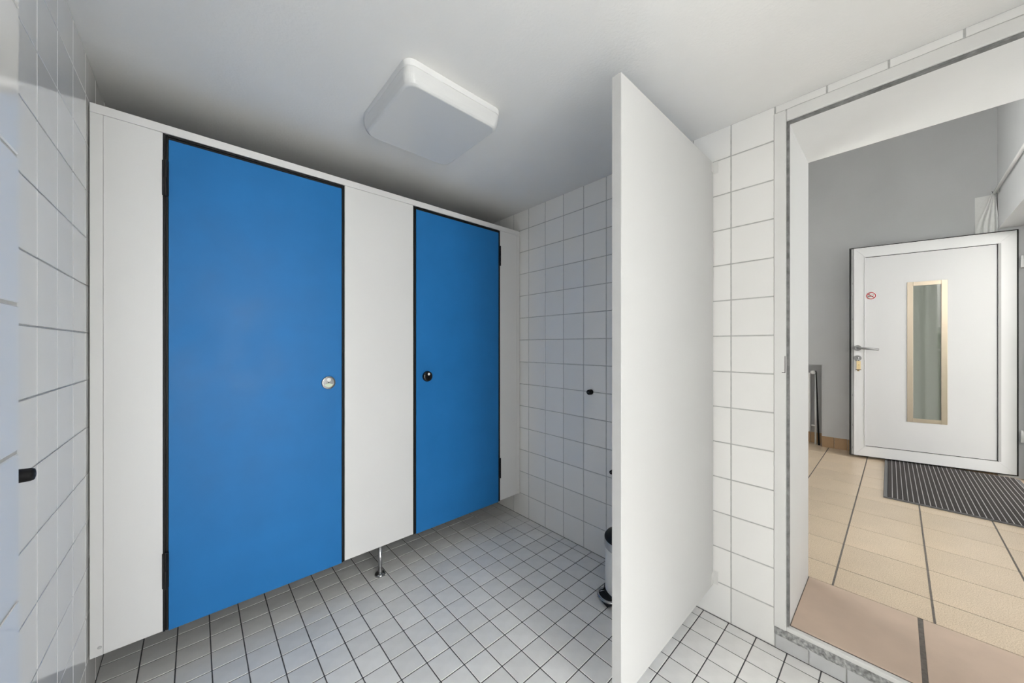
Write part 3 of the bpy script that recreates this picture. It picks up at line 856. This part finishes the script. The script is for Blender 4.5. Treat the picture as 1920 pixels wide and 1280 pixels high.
hs = MB().tube([(5.052, 0.606, ZH + 0.815), (5.050, 0.602, ZH + 0.800), (5.050, 0.596, ZH + 0.60), (5.052, 0.588, ZH + 0.30), (5.055, 0.579, ZH + 0.003)], [0.004, 0.0045, 0.0055, 0.007, 0.009], 12).build('black_hose', 'black')
tag(hs, 'thin black hose leaning beside the radiator pipe', 'hose')

rod = thing('curtain_rod', 'thin pale rod along the hall wall above the entrance', 'curtain rod', (4.99, -0.547, 2.478))
MB().tube([(0.02, 0, 0), (-1.6, 0, 0)], 0.0095, 14).build('rod', 'paint', rod)
for xx in (-0.05, -1.5):
    BX(xx - 0.006, xx + 0.006, -0.0178, -0.0085, -0.012, 0.012, c=0.001).build('rod_bracket', 'paint', rod)
cur = thing('curtain', 'white sheer curtain gathered in the hall corner behind the door', 'curtain', (5.0, -0.51, ZH))
def fold_loop(z, yc, w, x0, d):
    pts = []
    n_ = 28
    for k in range(n_ + 1):
        u = k / n_
        pts.append((x0 + d * (0.5 + 0.5 * math.sin(u * math.pi * 7)), yc - w / 2 + w * u, z))
    for k in range(n_, -1, -1):
        u = k / n_
        pts.append((x0 + d * (0.5 + 0.5 * math.sin(u * math.pi * 7)) + 0.0022, yc - w / 2 + w * u, z))
    return pts
loops_ = []
for z, yc, w, x0, d in ((2.372, -0.030, 0.014, -0.010, 0.004), (2.33, -0.026, 0.034, -0.012, 0.007), (2.25, -0.017, 0.068, -0.012, 0.010),
                        (2.15, -0.004, 0.106, -0.010, 0.013), (2.08, 0.0, 0.120, -0.004, 0.013), (2.03, 0.0, 0.122, 0.008, 0.010), (1.2, 0.0, 0.120, 0.009, 0.009), (0.16, 0.0, 0.12, 0.009, 0.009)):
    loops_.append(fold_loop(z, yc, w, x0, d))
MB().loops(loops_, True, True, None, True).build('gathered_curtain', 'fabric', cur)
BX(0.0232, 0.0252, -0.052, 0.060, 2.00, 2.372, c=0.0004).build('flat_fold', 'fabric', cur)
b = MB(); b.tube([(-0.010, -0.024, 2.392), (-0.010, -0.030, 2.370), (-0.010, -0.036, 2.392)], 0.002, 6); b.build('curtain_hook', 'dark_groove', cur)

# ================================================================== OUTSIDE (seen through the openings and mirrored in the door glass; porch and tall bushes cut the daylight)
struct('ground', BX(-14, 18, -22, 20, -0.35, -0.07), 'gravel', 'pale gravel yard around the building', 'ground')
struct('roof_porch_shade', BX(3.0, 6.2, YE - 3.6, YE - 0.191, 2.3, 2.45), 'render', 'unseen flat roof added to cut daylight at the entrance', 'porch roof')  # porch roof added out of view to block sky from the entrance
struct('wall_porch_shade', BX(3.0, 3.15, YE - 3.6, YE - 2.6, -0.07, 2.299), 'render', 'unseen short pier added to cut daylight at the entrance', 'wall')  # pier and side wall added with it, narrowing the entrance daylight
struct('wall_porch_shade', BX(5.3, 5.5, YE - 3.6, YE - 0.191, -0.07, 2.3), 'render', 'unseen side wall added to cut daylight at the entrance', 'wall')
pt_ = struct('floor_path', BX(3.0, 6.0, -8.0, YE - 0.37, -0.069, 0.05), 'paving', 'paved path leading to the entrance', 'path')
def hedge(label, x, y, z, sx, sy, sz, nleaf):
    t = thing('garden_bush', label, 'bush', (x, y, z), group='bushes outside the entrance')
    b = MB()
    for _ in range(nleaf):
        th, ph = random.uniform(0, 2 * math.pi), math.acos(random.uniform(-0.2, 1))
        rr_ = random.uniform(0.6, 1.0)
        c = Vector((sx * rr_ * math.sin(ph) * math.cos(th), sy * rr_ * math.sin(ph) * math.sin(th), sz * 0.2 + sz * 0.8 * rr_ * math.cos(ph)))
        e = Euler([random.uniform(0, 6.28) for _ in range(3)]).to_matrix()
        s_ = random.uniform(0.03, 0.06)
        q = [e @ Vector(p) * s_ + c for p in ((-1, 0, 0), (0, -0.5, 0.1), (1.2, 0, 0), (0, 0.5, 0.1))]
        b.add(q, [(0, 1, 2, 3)])
    tag(b.build('foliage', 'leaf', t), kind='stuff')
    b = MB()
    for k in range(5):
        a = 2 * math.pi * k / 5
        b.tube([(0, 0, 0), (0.1 * sx * math.cos(a), 0.1 * sy * math.sin(a), sz * 0.3), (0.5 * sx * math.cos(a), 0.5 * sy * math.sin(a), sz * 0.7)], [0.02, 0.015, 0.008], 6)
    b.build('stems', 'brass', t)
hedge('tall leafy bush nearest the entrance, placed to block daylight', 3.05, -1.55, -0.07, 0.42, 0.42, 1.75, 2600)  # mirrored greenery, made tall and dense to block entrance daylight
hedge('tall leafy bush in the middle of the porch side, placed to block daylight', 3.0, -2.45, -0.07, 0.45, 0.45, 1.9, 2600)
hedge('broad bush furthest from the entrance', 2.45, -3.9, -0.07, 0.45, 0.6, 1.5, 2200)
